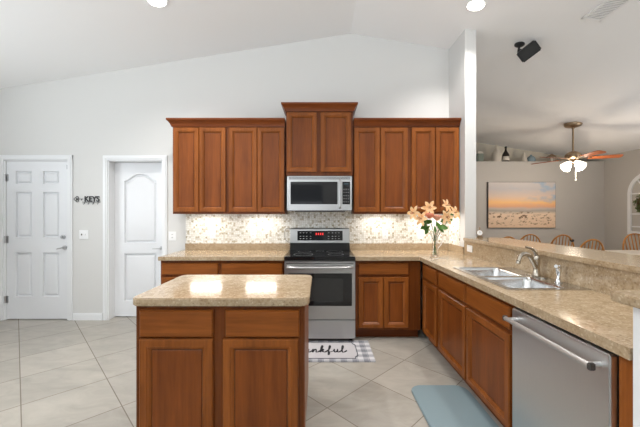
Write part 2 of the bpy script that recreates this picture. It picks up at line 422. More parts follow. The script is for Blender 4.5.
# under cabinet lights
def ucl(x, label, e):
    t = thing('under_cabinet_light', label, 'light', (x, 3.95, Z0), 'under cabinet lights')
    m = MB(); m.box(x-.21, x+.21, 3.90, 4.02, Z0+.008, Z0+.0265, .003); m.build('housing', PLAST, t)
    m = MB(); m.box(x-.195, x+.195, 3.915, 4.005, Z0+.003, Z0+.009); m.build('lens', UCL, t)
    l = area('under_cabinet_glow', (0, .01, -.001), (R(-14), 0, 0), .38, .07, e*.6, (1, .94, .86)); l.parent = t
ucl(-1.445, 'slim white light under the far left upper cabinet', 3.2); ucl(-.745, 'slim white light under the upper cabinet left of the microwave', 3.2)
ucl(.76, 'slim white light under the upper cabinet right of the microwave', 3.6); ucl(1.40, 'slim white light under the far right upper cabinet', 5.0)
# base cabinets, back wall
CF = 3.455
ZT = .880
def base_cab(label, x0, x1, drawers, doors, group='base cabinets'):
    t = thing('base_cabinet', label, 'cabinet', (round((x0+x1)/2, 3), 3.8, 0), group)
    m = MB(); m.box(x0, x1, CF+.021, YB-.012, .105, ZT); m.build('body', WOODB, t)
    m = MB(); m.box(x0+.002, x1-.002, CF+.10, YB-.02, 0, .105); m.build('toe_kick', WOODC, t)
    F = FB(CF+.021)
    for a, b in drawers: cab_drawer(F, a, b, .722, .852, t)
    for a, b in doors: cab_door(F, a, b, .135, .694, t)
    return t
base_cab('base cabinet at the left end of the back counter, partly behind the island', -1.768, -1.108, [(-1.752, -1.126)], [(-1.752, -1.444), (-1.438, -1.126)])
base_cab('base cabinet left of the range, mostly hidden behind the island', -1.108, -.396, [(-1.090, -.412)], [(-1.090, -.756), (-.750, -.412)])
base_cab('base cabinet right of the range with one wide drawer over two doors', .392, 1.114, [(.425, .980)], [(.425, .700), (.706, .980)])
# peninsula run facing -x
XF = 1.116
def pen_cab(name, label, y0, y1, drawers, doors, corner=False):
    t = thing(name, label, 'cabinet', (1.4, round((y0+y1)/2, 3), 0), 'base cabinets')
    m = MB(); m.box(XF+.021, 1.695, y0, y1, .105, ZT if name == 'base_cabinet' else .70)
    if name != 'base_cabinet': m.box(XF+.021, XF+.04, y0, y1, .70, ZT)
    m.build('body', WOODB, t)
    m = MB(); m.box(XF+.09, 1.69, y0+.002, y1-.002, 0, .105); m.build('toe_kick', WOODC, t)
    F = FS(XF+.021)
    for a, b in drawers: cab_drawer(F, a, b, .710, .846, t)
    for a, b in doors: cab_door(F, a, b, .115, .682, t)
    return t
pen_cab('base_cabinet', 'narrow base cabinet with one door in the inner corner of the peninsula', 2.985, 3.474, [(3.02, 3.40)], [(3.02, 3.40)])
pen_cab('sink_cabinet', 'wide base cabinet under the sink with two doors and two false drawer fronts', 1.822, 2.985, [(2.417, 2.955), (1.850, 2.395)], [(2.417, 2.955), (1.850, 2.395)])
t = thing('end_panel', 'narrow cherry wood end panel between dishwasher and white half wall', 'panel', (1.4, 1.14, 0))
m = MB(); m.box(XF+.0, 1.69, 1.103, 1.142, 0, ZT, .002); m.build('panel', WOODV, t); m = MB(); m.box(XF+.012, 1.69, 1.146, 1.182, 0.0, ZT, .002); m.build('stile', WOODV, t)

# ------------------------------------------------------------------ countertops
CT, CB = .925, .882
t = thing('countertop', 'tan granite countertop left of the range with low granite backsplash', 'countertop', (-1.08, 3.75, CB))
m = MB(); m.box(-1.778, -.392, 3.43, YB-.012, CB, CT, .004); m.build('slab', GRAN, t)
m = MB(); m.box(-1.76, -.392, YB-.034, YB-.012, CT, 1.010, .002); m.build('backsplash', GRAN, t)
t = thing('countertop', 'long tan granite countertop with sink cut-out running from the range along the peninsula', 'countertop', (1.4, 2.6, CB))
XP = 1.091; SX0, SX1, SY0, SY1 = 1.185, 1.655, 1.955, 2.735
bm = bmesh.new()
L = [(.388, 3.43), (XP, 3.43), (XP, 1.104), (1.6845, 1.104), (1.6845, YB-.012), (.388, YB-.012)]
xs = sorted({.388, XP, SX0, SX1, 1.6845}); ys = sorted({1.104, SY0, SY1, 3.43, YB-.012})
vm = {}
def V(i, j, z):
    k = (i, j, z)
    if k not in vm: vm[k] = bm.verts.new((xs[i], ys[j], z))
    return vm[k]
cells = set()
for i in range(len(xs)-1):
    for j in range(len(ys)-1):
        cx, cy = (xs[i]+xs[i+1])/2, (ys[j]+ys[j+1])/2
        if cx < XP and cy < 3.43: continue
        if SX0 < cx < SX1 and SY0 < cy < SY1: continue
        cells.add((i, j))
for i, j in cells:
    bm.faces.new((V(i, j, CT), V(i+1, j, CT), V(i+1, j+1, CT), V(i, j+1, CT)))
    bm.faces.new((V(i, j+1, CB), V(i+1, j+1, CB), V(i+1, j, CB), V(i, j, CB)))
    for di, dj, p, q in ((-1, 0, (i, j), (i, j+1)), (1, 0, (i+1, j+1), (i+1, j)), (0, -1, (i+1, j), (i, j)), (0, 1, (i, j+1), (i+1, j+1))):
        if (i+di, j+dj) not in cells:
            bm.faces.new((V(*p, CB), V(*q, CB), V(*q, CT), V(*p, CT)))
bmesh.ops.recalc_face_normals(bm, faces=bm.faces)
mm = MB(); mm._add(bm); mm.build('slab', GRAN, t, False)
m = MB(); m.box(.388, 1.684, YB-.034, YB-.012, CT, 1.010, .002); m.box(1.672, 1.6845, 3.66, YB-.034, CT, 1.010, .002)
m.box(1.6855, 1.6995, 1.104, 3.66, CT, 1.0825); m.build('backsplash', GRAN, t)
# bar top
t = tag(MB().prism(rpoly([(1.055, .965), (2.15, .965), (2.15, 3.655), (1.665, 3.655), (1.665, 1.155), (1.055, 1.155)], [.03, .05, .05, .02, .02, .03]), 1.0835, 1.119, bev=.005).build('bar_top', GRAN),
        'raised tan granite breakfast bar top on the half wall behind the sink', 'bar top')

# ------------------------------------------------------------------ island
t = thing('island_cabinet', 'freestanding cherry wood island cabinet with two drawers above two doors', 'cabinet', (-.57, 2.09, 0))
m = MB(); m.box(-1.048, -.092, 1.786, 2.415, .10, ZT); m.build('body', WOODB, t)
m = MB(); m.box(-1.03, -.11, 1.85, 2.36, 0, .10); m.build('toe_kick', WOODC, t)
F = FB(1.786)
cab_drawer(F, -1.022, -.606, .70, .852, t); cab_drawer(F, -.536, -.116, .70, .852, t)
cab_door(F, -1.022, -.606, .12, .690, t); cab_door(F, -.550, -.122, .12, .690, t)
F = FB(1.788)
m = MB(); m.box(-.0935, -.088, 1.80, 2.40, .12, ZT-.01); m.build('side_panel', WOODV, t)
tag(MB().prism(rpoly([(-1.068, 1.747), (-.060, 1.747), (-.060, 2.438), (-1.068, 2.438)], .055), .8805, CT, bev=.006).build('countertop', GRAN),
    'polished tan granite slab with rounded corners on the kitchen island', 'countertop')

# ------------------------------------------------------------------ range
t = thing('range', 'stainless steel electric range with black glass oven door and backguard display', 'stove', (0, 3.75, 0))
rx0, rx1 = -.385, .381
m = MB(); m.box(rx0, rx1, 3.42, 4.08, .03, .905); m.build('body', DGREY, t)
m = MB(); m.box(rx0-.003, rx1+.003, 3.395, 4.03, .893, .932, .006); ct = m.build('cooktop', BLACKG, t)
BRG = mat('burner_ring_grey', (.16, .16, .16), .3)
for bx, by, br in ((-.19, 3.58, .11), (.18, 3.58, .09), (-.19, 3.84, .08), (.18, 3.84, .10), (0, 3.90, .05)):
    MB().loft([[(bx+r*math.cos(k*PI/16), by+r*math.sin(k*PI/16), .9325) for k in range(32)] for r in (br, br-.006)], False, False).build('burner', BRG, ct)
m = MB(); m.box(rx0, rx1, 4.03, 4.08, .905, 1.03, .003); m.build('backguard', BLACK, t)
m = MB(); m.loft([[(rx0+.003, 4.005, 1.025), (rx1-.003, 4.005, 1.025), (rx1-.003, 4.08, 1.025), (rx0+.003, 4.08, 1.025)],
                  [(rx0+.003, 4.02, 1.20), (rx1-.003, 4.02, 1.20), (rx1-.003, 4.08, 1.20), (rx0+.003, 4.08, 1.20)],
                  [(rx0+.012, 4.03, 1.212), (rx1-.012, 4.03, 1.212), (rx1-.012, 4.08, 1.212), (rx0+.012, 4.08, 1.212)]])
cp = m.build('control_panel', STEEL, t)
m = MB(); m.loft([[(-.29, 4.004, 1.055), (.29, 4.004, 1.055), (.29, 4.03, 1.055), (-.29, 4.03, 1.055)], [(-.29, 4.013, 1.178), (.29, 4.013, 1.178), (.29, 4.03, 1.178), (-.29, 4.03, 1.178)]]); m.build('display', BLACKG, cp)
GP = mat('grey_print', (.45, .45, .45), .5)
for bx in (-.25, -.21, -.17, -.12, .11, .16, .20, .24):
    for k, z in enumerate((1.075, 1.105, 1.15)): MB().box(bx-.009, bx+.009, 4.0005+k*.003, 4.012, z, z+.006).build('button', GP, cp, False)
for k in range(4): MB().box(-.055+k*.028, -.041+k*.028, 4.006, 4.012, 1.125, 1.152).build('clock_digit', LED, cp, False)
# oven door
F = FB(3.42)
m = MB(); m.box(rx0, rx1, 3.388, 3.42, .252, .878, .004); od = m.build('oven_door', STEEL, t)
m = MB(); m.box(rx0+.035, rx1-.035, 3.383, 3.392, .40, .752, .003); m.build('oven_glass', BLACKG, od)
m = MB(); m.box(-.25, .25, 3.3815, 3.386, .45, .70, .002); m.build('inner_window', INNER, od)
m = MB()
pts = [(rx0+.03, 3.39, .822), (rx0+.04, 3.35, .822)]+[(rx0+.06+(rx1-rx0-.12)*k/10, 3.335-.008*math.sin(PI*k/10), .822) for k in range(11)]+[(rx1-.04, 3.35, .822), (rx1-.03, 3.39, .822)]
m.tube(pts, .014, 12); m.build('handle', STEEL, od)
m = MB(); m.box(rx0+.02, rx1-.02, 3.386, 3.39, .855, .862); m.build('vent_slot', SLOT, od)
m = MB(); m.box(rx0, rx1, 3.388, 3.42, .045, .243, .004); m.box(rx0+.01, rx1-.01, 3.378, 3.39, .218, .238, .004); m.build('storage_drawer', STEEL, t)
for a in (rx0+.04, rx1-.04):
    for b in (3.47, 4.02): m = MB(); m.tube([(a, b, 0), (a, b, .035)], .016, 10); m.build('leg', BLACK, t)
# ------------------------------------------------------------------ microwave
t = thing('microwave', 'stainless steel over the range microwave with dark glass door', 'microwave', (0, 3.9, 1.43))
mx0, mx1 = -.386, .374
m = MB(); m.box(mx0, mx1, 3.69, 4.10, 1.432, 1.846); m.build('case', DGREY, t)
m = MB(); m.box(mx0, mx1, 3.662, 3.69, 1.436, 1.835, .005); mw = m.build('door', STEEL, t)
m = MB(); m.box(-.345, .205, 3.658, 3.664, 1.508, 1.772, .003); m.build('window', BLACKG, mw)
m = MB(); m.box(.262, .352, 3.658, 3.664, 1.508, 1.772, .003); kp = m.build('control_panel', BLACKG, t)
BP = mat('button_print', (.10, .10, .10), .5)
for i in range(3):
    for j in range(5): MB().box(.272+i*.026, .288+i*.026, 3.6565, 3.6585, 1.53+j*.036, 1.545+j*.036).build('button', BP, kp, False)
m = MB(); m.box(.28, .335, 3.6565, 3.6585, 1.735, 1.757); m.build('display', mat('grey_display', (.05, .07, .08), .2), kp)
m = MB(); m.tube([(.233, 3.665, 1.80), (.233, 3.628, 1.785), (.233, 3.624, 1.64), (.233, 3.628, 1.48), (.233, 3.665, 1.465)], .013, 12); m.build('handle', STEEL, mw)
m = MB()
for k in range(3): m.box(mx0+.02, mx1-.02, 3.660, 3.664, 1.80+k*.010, 1.805+k*.010)
m.build('vent_grille', SLOT, mw)
m = MB(); m.box(-.30, .30, 3.72, 4.0, 1.420, 1.433, .002); m.build('grease_filter', DGREY, t)

# ------------------------------------------------------------------ dishwasher
t = thing('dishwasher', 'stainless steel dishwasher with a long bar handle at the end of the peninsula', 'dishwasher', (1.4, 1.49, 0))
dy0, dy1 = 1.186, 1.798
m = MB(); m.box(1.135, 1.68, dy0, dy1, .10, .872); m.build('body', BLACK, t)
m = MB(); m.box(1.20, 1.66, dy0+.01, dy1-.01, 0, .10); m.build('toe_kick', BLACK, t)
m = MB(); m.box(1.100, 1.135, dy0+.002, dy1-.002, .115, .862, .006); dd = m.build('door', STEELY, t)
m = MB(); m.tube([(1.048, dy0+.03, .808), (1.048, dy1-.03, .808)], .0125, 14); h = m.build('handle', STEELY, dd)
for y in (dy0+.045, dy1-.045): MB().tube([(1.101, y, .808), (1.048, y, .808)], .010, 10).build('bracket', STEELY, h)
for y in (dy0+.016, dy1-.034): MB().box(1.036, 1.062, y, y+.018, .794, .822, .004).build('end_cap', DGREY, h)

# ------------------------------------------------------------------ sink
t = thing('sink', 'double bowl stainless steel drop-in sink set in the peninsula counter', 'sink', (1.42, 2.35, CT))
X0, X1, Y0, Y1 = 1.165, 1.678, 1.935, 2.755
bowls = [(1.205, 1.545, 1.975, 2.315), (1.205, 1.545, 2.355, 2.715)]
m = MB(); zr = CT+.0055
m.box(X0, 1.205, Y0, Y1, CT+.0004, zr); m.box(1.545, X1, Y0, Y1, CT+.0004, zr); m.box(1.205, 1.545, Y0, 1.975, CT+.0004, zr)
m.box(1.205, 1.545, 2.315, 2.355, CT-.0, zr); m.box(1.205, 1.545, 2.715, Y1, CT+.0004, zr); m.build('rim', SINKM, t, False)
for a, b, c, d in bowls:
    rings = []
    for ins, r, z in ((0, .0006, zr), (.003, .03, zr-.004), (.008, .05, CT-.02), (.014, .055, CT-.14), (.03, .06, CT-.172), (.06, .06, CT-.178), (.12, .03, CT-.180)):
        rings.append([(x, y, z) for x, y in rpoly([(a+ins, c+ins), (b-ins, c+ins), (b-ins, d-ins), (a+ins, d-ins)], r, 5)])
    m = MB(); m.loft(rings, cap0=False); bo = m.build('bowl', SINKM, t, 45)
    m = MB(); m.lathe([(.045, 0), (.043, .004), (.03, .002), (.028, -.004)], ((a+b)/2, (c+d)/2, CT-.181), 20); m.build('drain', CHROME, bo)
# faucet
def bez(pts, n=8):
    P = [Vector(p) for p in pts]; P = [2*P[0]-P[1]]+P+[2*P[-1]-P[-2]]; out = []
    for i in range(1, len(P)-2):
        for k in range(n):
            u = k/n; a, b, c, d = P[i-1:i+3]
            out.append(.5*((2*b)+(c-a)*u+(2*a-5*b+4*c-d)*u*u+(3*b-a-3*c+d)*u**3))
    out.append(P[-2]); return out
fx, fy, fz = 1.622, 2.345, CT+.006
t = thing('faucet', 'brushed nickel arched kitchen faucet with lever behind the sink', 'faucet', (fx, fy, fz))
m = MB(); m.prism(rpoly([(fx-.03, fy-.10), (fx+.03, fy-.10), (fx+.03, fy+.10), (fx-.03, fy+.10)], .029), fz, fz+.008, bev=.002); m.build('base_plate', NICKEL, t)
m = MB(); m.lathe([(.030, .008), (.026, .02), (.022, .05), (.021, .09), (.024, .12), (.024, .14), (.016, .155), (.004, .16)], (fx, fy, fz)); m.build('body', NICKEL, t)
m = MB(); pts = bez([(fx, fy, fz+.05), (fx-.035, fy-.02, fz+.10), (fx-.085, fy-.05, fz+.155), (fx-.14, fy-.08, fz+.178), (fx-.19, fy-.11, fz+.165), (fx-.215, fy-.125, fz+.13)]); m.tube(pts, [.017-.004*i/len(pts) for i in range(len(pts))], 12)
m.tube([pts[-1], pts[-1]+Vector((-.004, -.002, -.016))], .0155, 12); m.build('spout', NICKEL, t)
m = MB(); pts = bez([(fx, fy, fz+.14), (fx-.012, fy-.006, fz+.175), (fx-.045, fy-.02, fz+.205), (fx-.10, fy-.03, fz+.222)]); m.tube(pts, [.016-.009*i/len(pts) for i in range(len(pts))], 12); m.build('lever', NICKEL, t)
sx, sy = 1.628, 2.135
t = thing('sink_sprayer', 'chrome side sprayer standing right of the faucet', 'sprayer', (sx, sy, fz))
m = MB(); m.lathe([(.024, 0), (.024, .006), (.018, .012), (.014, .03), (.013, .045)], (sx, sy, fz)); m.build('holder', CHROME, t)
m = MB(); m.lathe([(.011, .045), (.014, .06), (.017, .085), (.018, .105), (.012, .118), (.003, .12)], (sx, sy, fz)); m.tube([(sx, sy, fz+.10), (sx-.03, sy-.015, fz+.112)], [.014, .012], 12); m.build('spray_head', CHROME, t)

# ------------------------------------------------------------------ outlets, switches, key rack
def plate(F, u, v, w, h, label, kind, name='outlet', group='wall outlets'):
    o = F(u, v, 0); t = thing(name, label, kind, o, group if name == 'outlet' else None)
    m = MB(); bxF(m, F, u-w/2, u+w/2, v-h/2, v+h/2, 0, .006, .002); m.build('cover_plate', PLAST, t)
    return t, F
def sockets(t, F, u, v):
    for dv in (-.02, .02):
        m = MB(); bxF(m, F, u-.015, u+.015, v+dv-.013, v+dv+.013, .005, .009, .003); m.build('socket', PLAST, t)
    for dv in (-.02, .02):
        for du in (-.006, .006): m = MB(); bxF(m, F, u+du-.0015, u+du+.0015, v+dv-.005, v+dv+.007, .0088, .0095); m.build('slot', SLOT, t)
Fb = FB(YB-.010); Fw = FB(YB)
for px, py, lb in ((213, 234, 'white outlet on the mosaic tile, left of the two between counter end and range'), (253.5, 234, 'white outlet on the mosaic tile just left of the range'),
                   (385, 234.5, 'white outlet on the mosaic tile just right of the range'), (420, 234.5, 'white outlet on the mosaic tile behind the flower vase')):
    t, F = plate(Fb, wx(px), wz(py), .075, .118, lb, 'outlet'); sockets(t, F, wx(px), wz(py))
t, F = plate(FB(YB), wx(172.5), wz(236), .10, .118, 'white outlet on the bare wall left of the mosaic tile', 'outlet'); sockets(t, F, wx(172.5)-.0, wz(236))
t, F = plate(FS(1.6855), 3.52, 1.005, .118, .075, 'white outlet laid sideways on the granite under the bar', 'outlet')
for d in (-.022, .022): m = MB(); bxF(m, F, 3.52+d-.014, 3.52+d+.014, .99, 1.02, .005, .009, .003); m.build('socket', PLAST, t)
t, F = plate(FB(YB), wx(84), wz(234.5), .118, .118, 'white double light switch plate between the two white doors', 'light switch', 'light_switch')
for d in (-.024, .024):
    m = MB(); bxF(m, F, wx(84)+d-.005, wx(84)+d+.005, wz(234.5)-.011, wz(234.5)+.011, .005, .016, .002); m.build('toggle', DGREY if d < 0 else PLAST, t)
def text_mesh(txt, size, depth, name, m, parent, M):
    c = bpy.data.curves.new('t', 'FONT'); c.body = txt; c.size = size; c.extrude = depth; c.align_x = 'CENTER'; c.offset = size*.02
    o = bpy.data.objects.new('t', c); COL.objects.link(o)
    me = bpy.data.meshes.new_from_object(o.evaluated_get(bpy.context.evaluated_depsgraph_get()))
    bpy.data.objects.remove(o); me.transform(M); me.materials.clear(); me.materials.append(m)
    r = bpy.data.objects.new(name, me); COL.objects.link(r); r.parent = parent; return r
kx, kz = wx(87.5), wz(199)
t = thing('key_rack', 'black metal KEYS sign with small hooks on the wall between the doors', 'key rack', (kx, YB, kz))
IRON = mat('black_iron', (.02, .02, .02), .45)
MT = Matrix.Translation((.065, -.010, -.032)) @ Matrix.Rotation(R(90), 4, 'X')
text_mesh('KEYS', .098, .004, 'lettering', IRON, t, MT @ Matrix.Diagonal((.92, 1, 1, 1)))
m = MB()
for dx, dz in ((-.13, .018), (-.13, -.022), (-.155, -.002)):
    m.tube([(kx+dx+.016*math.cos(a*PI/6), YB-.008, kz+dz+.018*math.sin(a*PI/6)) for a in range(13)], .0035, 6, False)
m.tube([(kx-.12, YB-.008, kz), (kx-.055, YB-.008, kz)], .004, 6); m.box(kx-.075, kx-.068, YB-.011, YB-.006, kz-.02, kz); m.build('key_emblem', IRON, t)
m = MB(); m.box(kx-.06, kx+.17, YB-.012, YB-.001, kz-.044, kz-.038); m.build('bar', IRON, t)
for i in range(4):
    m = MB(); x = kx-.035+i*.06
    m.tube([(x, YB-.008, kz-.04), (x, YB-.010, kz-.06), (x, YB-.020, kz-.07), (x, YB-.032, kz-.062)], .003, 6); m.build('hook', IRON, t)

# curled cord left of the range
tag(MB().tube(bez([(-.40, YB-.03, 1.02), (-.45, YB-.03, 1.06), (-.465, YB-.028, 1.14), (-.44, YB-.028, 1.20), (-.40, YB-.028, 1.205), (-.375, YB-.028, 1.17)]), .005, 8).build('power_cord', mat('grey_cord', (.35, .33, .30), .5)),
    'thin grey curled cord on the tile beside the range control panel', 'cord')

# ------------------------------------------------------------------ ceiling fixtures
def slopeM(x, y, d=0):      # frame on the ceiling, local -z looks into the room
    s = -.16 if x > .4 else .158
    return Matrix.Translation((x, y, cz(x)-d)) @ Matrix.Rotation(-math.atan(s), 4, 'Y')
def can(x, y, label, e):
    t = thing('recessed_light', label, 'ceiling light', (x, y, cz(x)), 'recessed ceiling lights'); M = slopeM(x, y)
    m = MB(); m.lathe([(.105, 0), (.105, -.006), (.085, -.008), (.08, -.002), (.08, 0)], n=32, M=M); m.build('trim_ring', PLAST, t)
    m = MB(); m.lathe([(.079, -.001), (.078, -.006), (.03, -.010), (.001, -.011)], n=32, M=M); m.build('lens', LAMP, t)
    l = bpy.data.lights.new('can_light', 'SPOT'); l.energy = e; l.color = (1, .97, .93); l.spot_size = R(130); l.spot_blend = .8; l.shadow_soft_size = .07
    o = bpy.data.objects.new('can_light', l); COL.objects.link(o); o.parent = t; o.location = (0, 0, -.04)
can(1.624, 3.26, 'round lit ceiling light near the top of the divider wall', 95); can(-1.573, 3.02, 'round lit ceiling light above the left cabinets, cut by the top edge', 95)
can(-1.57, 1.9, 'added round ceiling light, unseen above the view on the left', 125); can(1.0, 1.9, 'added round ceiling light, unseen above the view on the right', 125)  # two added cans above the frame, to light the cabinet fronts
# vent
vx, vy = 2.775, 2.95
t = thing('ceiling_vent', 'white slatted air vent on the sloped ceiling at the top right', 'vent', (vx, vy, cz(vx))); M = slopeM(vx, vy)
m = MB()
for a in ((-.10, -.075, -.26, .26), (.075, .10, -.26, .26), (-.10, .10, -.26, -.23), (-.10, .10, .23, .26)): m.box(a[0], a[1], a[2], a[3], -.012, -.001, .002, M=M)
m.build('frame', PLAST, t)
m = MB(); m.box(-.075, .075, -.23, .23, -.003, -.001, M=M); m.build('backing', mat('vent_grey', (.45, .45, .45), .7), t)
m = MB()
for k in range(22): m.box(-.075, .075, -.222+k*.021, -.212+k*.021, -.010, -.004, M=M)
m.build('slat', PLAST, t)
# speaker
sx_, sy_ = 2.41, 3.78
t = thing('speaker', 'small black surround speaker hung tilted from the sloped ceiling', 'speaker', (sx_, sy_, cz(sx_)))
m = MB(); m.lathe([(.055, 0), (.055, -.012), (.03, -.03), (.012, -.035), (.012, -.09)], n=20, M=slopeM(sx_, sy_)); m.tube([(sx_, sy_, cz(sx_)-.07), (2.46, 3.74, 3.35)], .013, 8); m.build('mount', SPKR, t)
sd = Vector((-.40, -.80, -.45)).normalized()
M = Matrix.Translation((2.466, 3.70, 3.315)) @ sd.to_track_quat('-Y', 'Z').to_matrix().to_4x4() @ Matrix.Rotation(R(-33), 4, 'Y')
m = MB(); m.box(-.105, .105, -.055, .06, -.068, .068, .012, M=M); m.build('cabinet', SPKR, t)
m = MB(); m.box(-.097, .097, -.061, -.053, -.060, .060, .004, M=M); m.build('grille', mat('speaker_cloth', (.03, .03, .03), .9), t)
# ceiling fan
fx, fy = 4.73, 5.85; ft = cz(fx)
t = thing('ceiling_fan', 'brass five blade ceiling fan with lit glass shades over the dining table', 'fan', (fx, fy, ft))
m = MB(); m.lathe([(.14, .01), (.14, -.02), (.125, -.045), (.09, -.06), (.03, -.075), (.02, -.09)], (fx, fy, ft)); m.build('canopy', BRASS, t)
m = MB(); m.tube([(fx, fy, ft-.08), (fx, fy, 2.56)], .015, 12); m.build('downrod', BRASS, t)
m = MB(); m.lathe([(.02, .13), (.04, .12), (.07, .11), (.10, .09), (.125, .06), (.13, .03), (.12, .0), (.09, -.02), (.06, -.035), (.02, -.04)], (fx, fy, 2.44)); mo = m.build('motor', BRASS, t)
for k in range(5):
    a = R(-24+72*k); M = Matrix.Translation((fx, fy, 2.425)) @ Matrix.Rotation(a, 4, 'Z')
    m = MB(); m.box(.10, .24, -.018, .018, -.006, .004, .002, M=M); m.box(.20, .28, -.04, .04, -.008, .0, .002, M=M); m.build('blade_arm', BRASS, t)
    M2 = M @ Matrix.Rotation(R(-13), 4, 'X')
    m = MB(); m.prism(rpoly([(.22, -.055), (.71, -.075), (.71, .075), (.22, .055)], [.02, .05, .05, .02]), -.004, .004, M=M2); m.build('blade', BLADE, t)
m = MB(); m.lathe([(.05, 0), (.06, -.02), (.055, -.05), (.02, -.065)], (fx, fy, 2.40)); m.build('light_fitter', BRASS, t)
for k in range(4):
    a = R(96+90*k); d = Vector((math.cos(a), math.sin(a), 0))
    M = Matrix.Translation(Vector((fx, fy, 2.36))+d*.06) @ d.to_track_quat('X', 'Z').to_matrix().to_4x4() @ Matrix.Rotation(R(-48), 4, 'Y')
    m = MB(); m.lathe([(.022, .01), (.034, -.02), (.058, -.06), (.072, -.11), (.084, -.15), (.07, -.165), (.02, -.175)], n=20, M=M); m.build('glass_shade', FANG, t)
m = MB(); m.tube([(fx+.01, fy-.05, 2.36), (fx+.01, fy-.05, 2.03)], .004, 6); m.ball((fx+.01, fy-.05, 2.02), .014); m.build('pull_chain', WHITE, t)
l = bpy.data.lights.new('fan_glow', 'POINT'); l.energy = 34; l.color = (1, .84, .66); l.shadow_soft_size = .12
o = bpy.data.objects.new('fan_glow', l); COL.objects.link(o); o.parent = t; o.location = (0, 0, 2.12-ft)

# ------------------------------------------------------------------ rugs
def rug_mat():
    m = mat('grey_plaid_cloth', (.5, .5, .5), .95); t = NT(m); x, y, z = t.sep(t.pos())
    def band(v, per, off, w):
        f = t.math('FRACT', t.math('ADD', t.math('DIVIDE', v, per), off)); return t.math('LESS_THAN', f, w)
    a = t.math('ADD', band(x, .11, .2, .42), band(x, .11, .75, .08)); b = t.math('ADD', band(y, .11, .35, .42), band(y, .11, .9, .08))
    f = t.math('MULTIPLY', t.math('ADD', a, b), .5)
    n = t.noise(t.pos(), 300, 2)
    t.color(t.mix(t.math('MULTIPLY', n, .25), t.ramp(f, [(0, lin(200, 198, 200)), (.5, lin(150, 150, 156)), (1, lin(92, 94, 104))]), lin(230, 230, 230))); t.bump(n, .4, .003); return m
t = thing('doormat', 'grey plaid kitchen mat with a cream panel reading thankful in front of the range', 'rug', (0.02, 3.15, 0))
m = MB(); m.prism(rpoly([(-.49, 2.945), (.525, 2.945), (.525, 3.435), (-.49, 3.435)], .01), .0005, .007); m.build('plaid_border', rug_mat(), t)
PANELM = mat('oatmeal_cloth', lin(186, 182, 184), .95); tt = NT(PANELM); tt.bump(tt.noise(tt.pos(), 260, 2), .4, .003)
m = MB()
sh = [(-.31, 3.01), (.335, 3.01), (.335, 3.04), (.362, 3.07), (.362, 3.31), (.335, 3.34), (.335, 3.37), (-.31, 3.37), (-.31, 3.34), (-.34, 3.31), (-.34, 3.07), (-.31, 3.04)]
m.prism(sh, .0075, .0085); p = m.build('panel', PANELM, t)
m = MB()
c = Vector((.012, 3.19))
for q in range(len(sh)):
    a = Vector(sh[q]); b = Vector(sh[(q+1) % len(sh)]); a = c+(a-c)*1.03; b = c+(b-c)*1.03
    m.tube([(a.x, a.y, .0085), (b.x, b.y, .0085)], .004, 6)
m.build('panel_outline', mat('charcoal_thread', (.09, .09, .10), .9), t)
# hand-lettered "thankful": strokes in letter units (x advance 1, height 1)
G = {'t': (.75, [[(.0, .25), (.3, .8), (.42, 1.15), (.34, .9), (.28, .2), (.4, .0), (.75, .25)], [(.1, .8), (.62, .86)]]),
     'h': (1.0, [[(-.05, .2), (.25, .7), (.42, 1.35), (.28, 1.4), (.15, .7), (.1, .0), (.25, .45), (.5, .62), (.58, .35), (.58, .05), (.75, .02), (1.0, .25)]]),
     'a': (1.0, [[(.0, .2), (.45, .6), (.25, .62), (.08, .3), (.2, .02), (.45, .2), (.55, .6), (.52, .1), (.68, .0), (1.0, .25)]]),
     'n': (1.05, [[(.0, .25), (.15, .6), (.12, .0), (.3, .45), (.52, .62), (.58, .35), (.58, .05), (.75, .0), (1.05, .25)]]),
     'k': (1.0, [[(.0, .25), (.28, .75), (.42, 1.35), (.28, 1.4), (.15, .7), (.1, .0), (.2, .35), (.5, .6), (.48, .4), (.22, .34), (.45, .1), (.65, .0), (1.0, .25)]]),
     'f': (.85, [[(.0, .25), (.3, .75), (.48, 1.3), (.34, 1.42), (.24, .8), (.12, -.4), (.2, -.48), (.3, -.1), (.28, .05), (.5, .1), (.85, .25)]]),
     'u': (1.0, [[(.0, .25), (.12, .6), (.1, .15), (.25, .0), (.48, .25), (.56, .6), (.54, .12), (.7, .0), (1.0, .25)]]),
     'l': (.75, [[(.0, .25), (.28, .8), (.40, 1.35), (.28, 1.4), (.16, .7), (.18, .05), (.4, .0), (.75, .3)]])}
adv = 0; m = MB(); tot = sum(G[c][0] for c in 'thankful'); sc = .56/tot
for ch in 'thankful':
    w, st = G[ch]
    for s_ in st:
        P = bez([((adv+x)*sc-.29, 3.14+y*.105, .0088) for x, y in s_], 6)
        R0 = []
        for k in range(len(P)):
            d = (P[min(k+1, len(P)-1)]-P[max(k-1, 0)]).normalized(); R0.append(.0075 if abs(d.y) > .6 else .004)
        m.tube(P, R0, 6)
    adv += w
m.build('lettering', mat('black_thread', (.015, .015, .018), .9), t)
MATB = mat('pale_blue_mat', lin(124, 142, 148), .7); tt = NT(MATB); tt.bump(tt.noise(tt.pos(), 180, 2), .3, .003)
tag(MB().prism(rpoly([(.715, 1.60), (1.165, 1.60), (1.165, 2.525), (.715, 2.525)], .09), .0005, .018, bev=.005).build('floor_mat', MATB),
    'pale blue cushioned floor mat with rounded corners in front of the sink cabinet', 'mat')

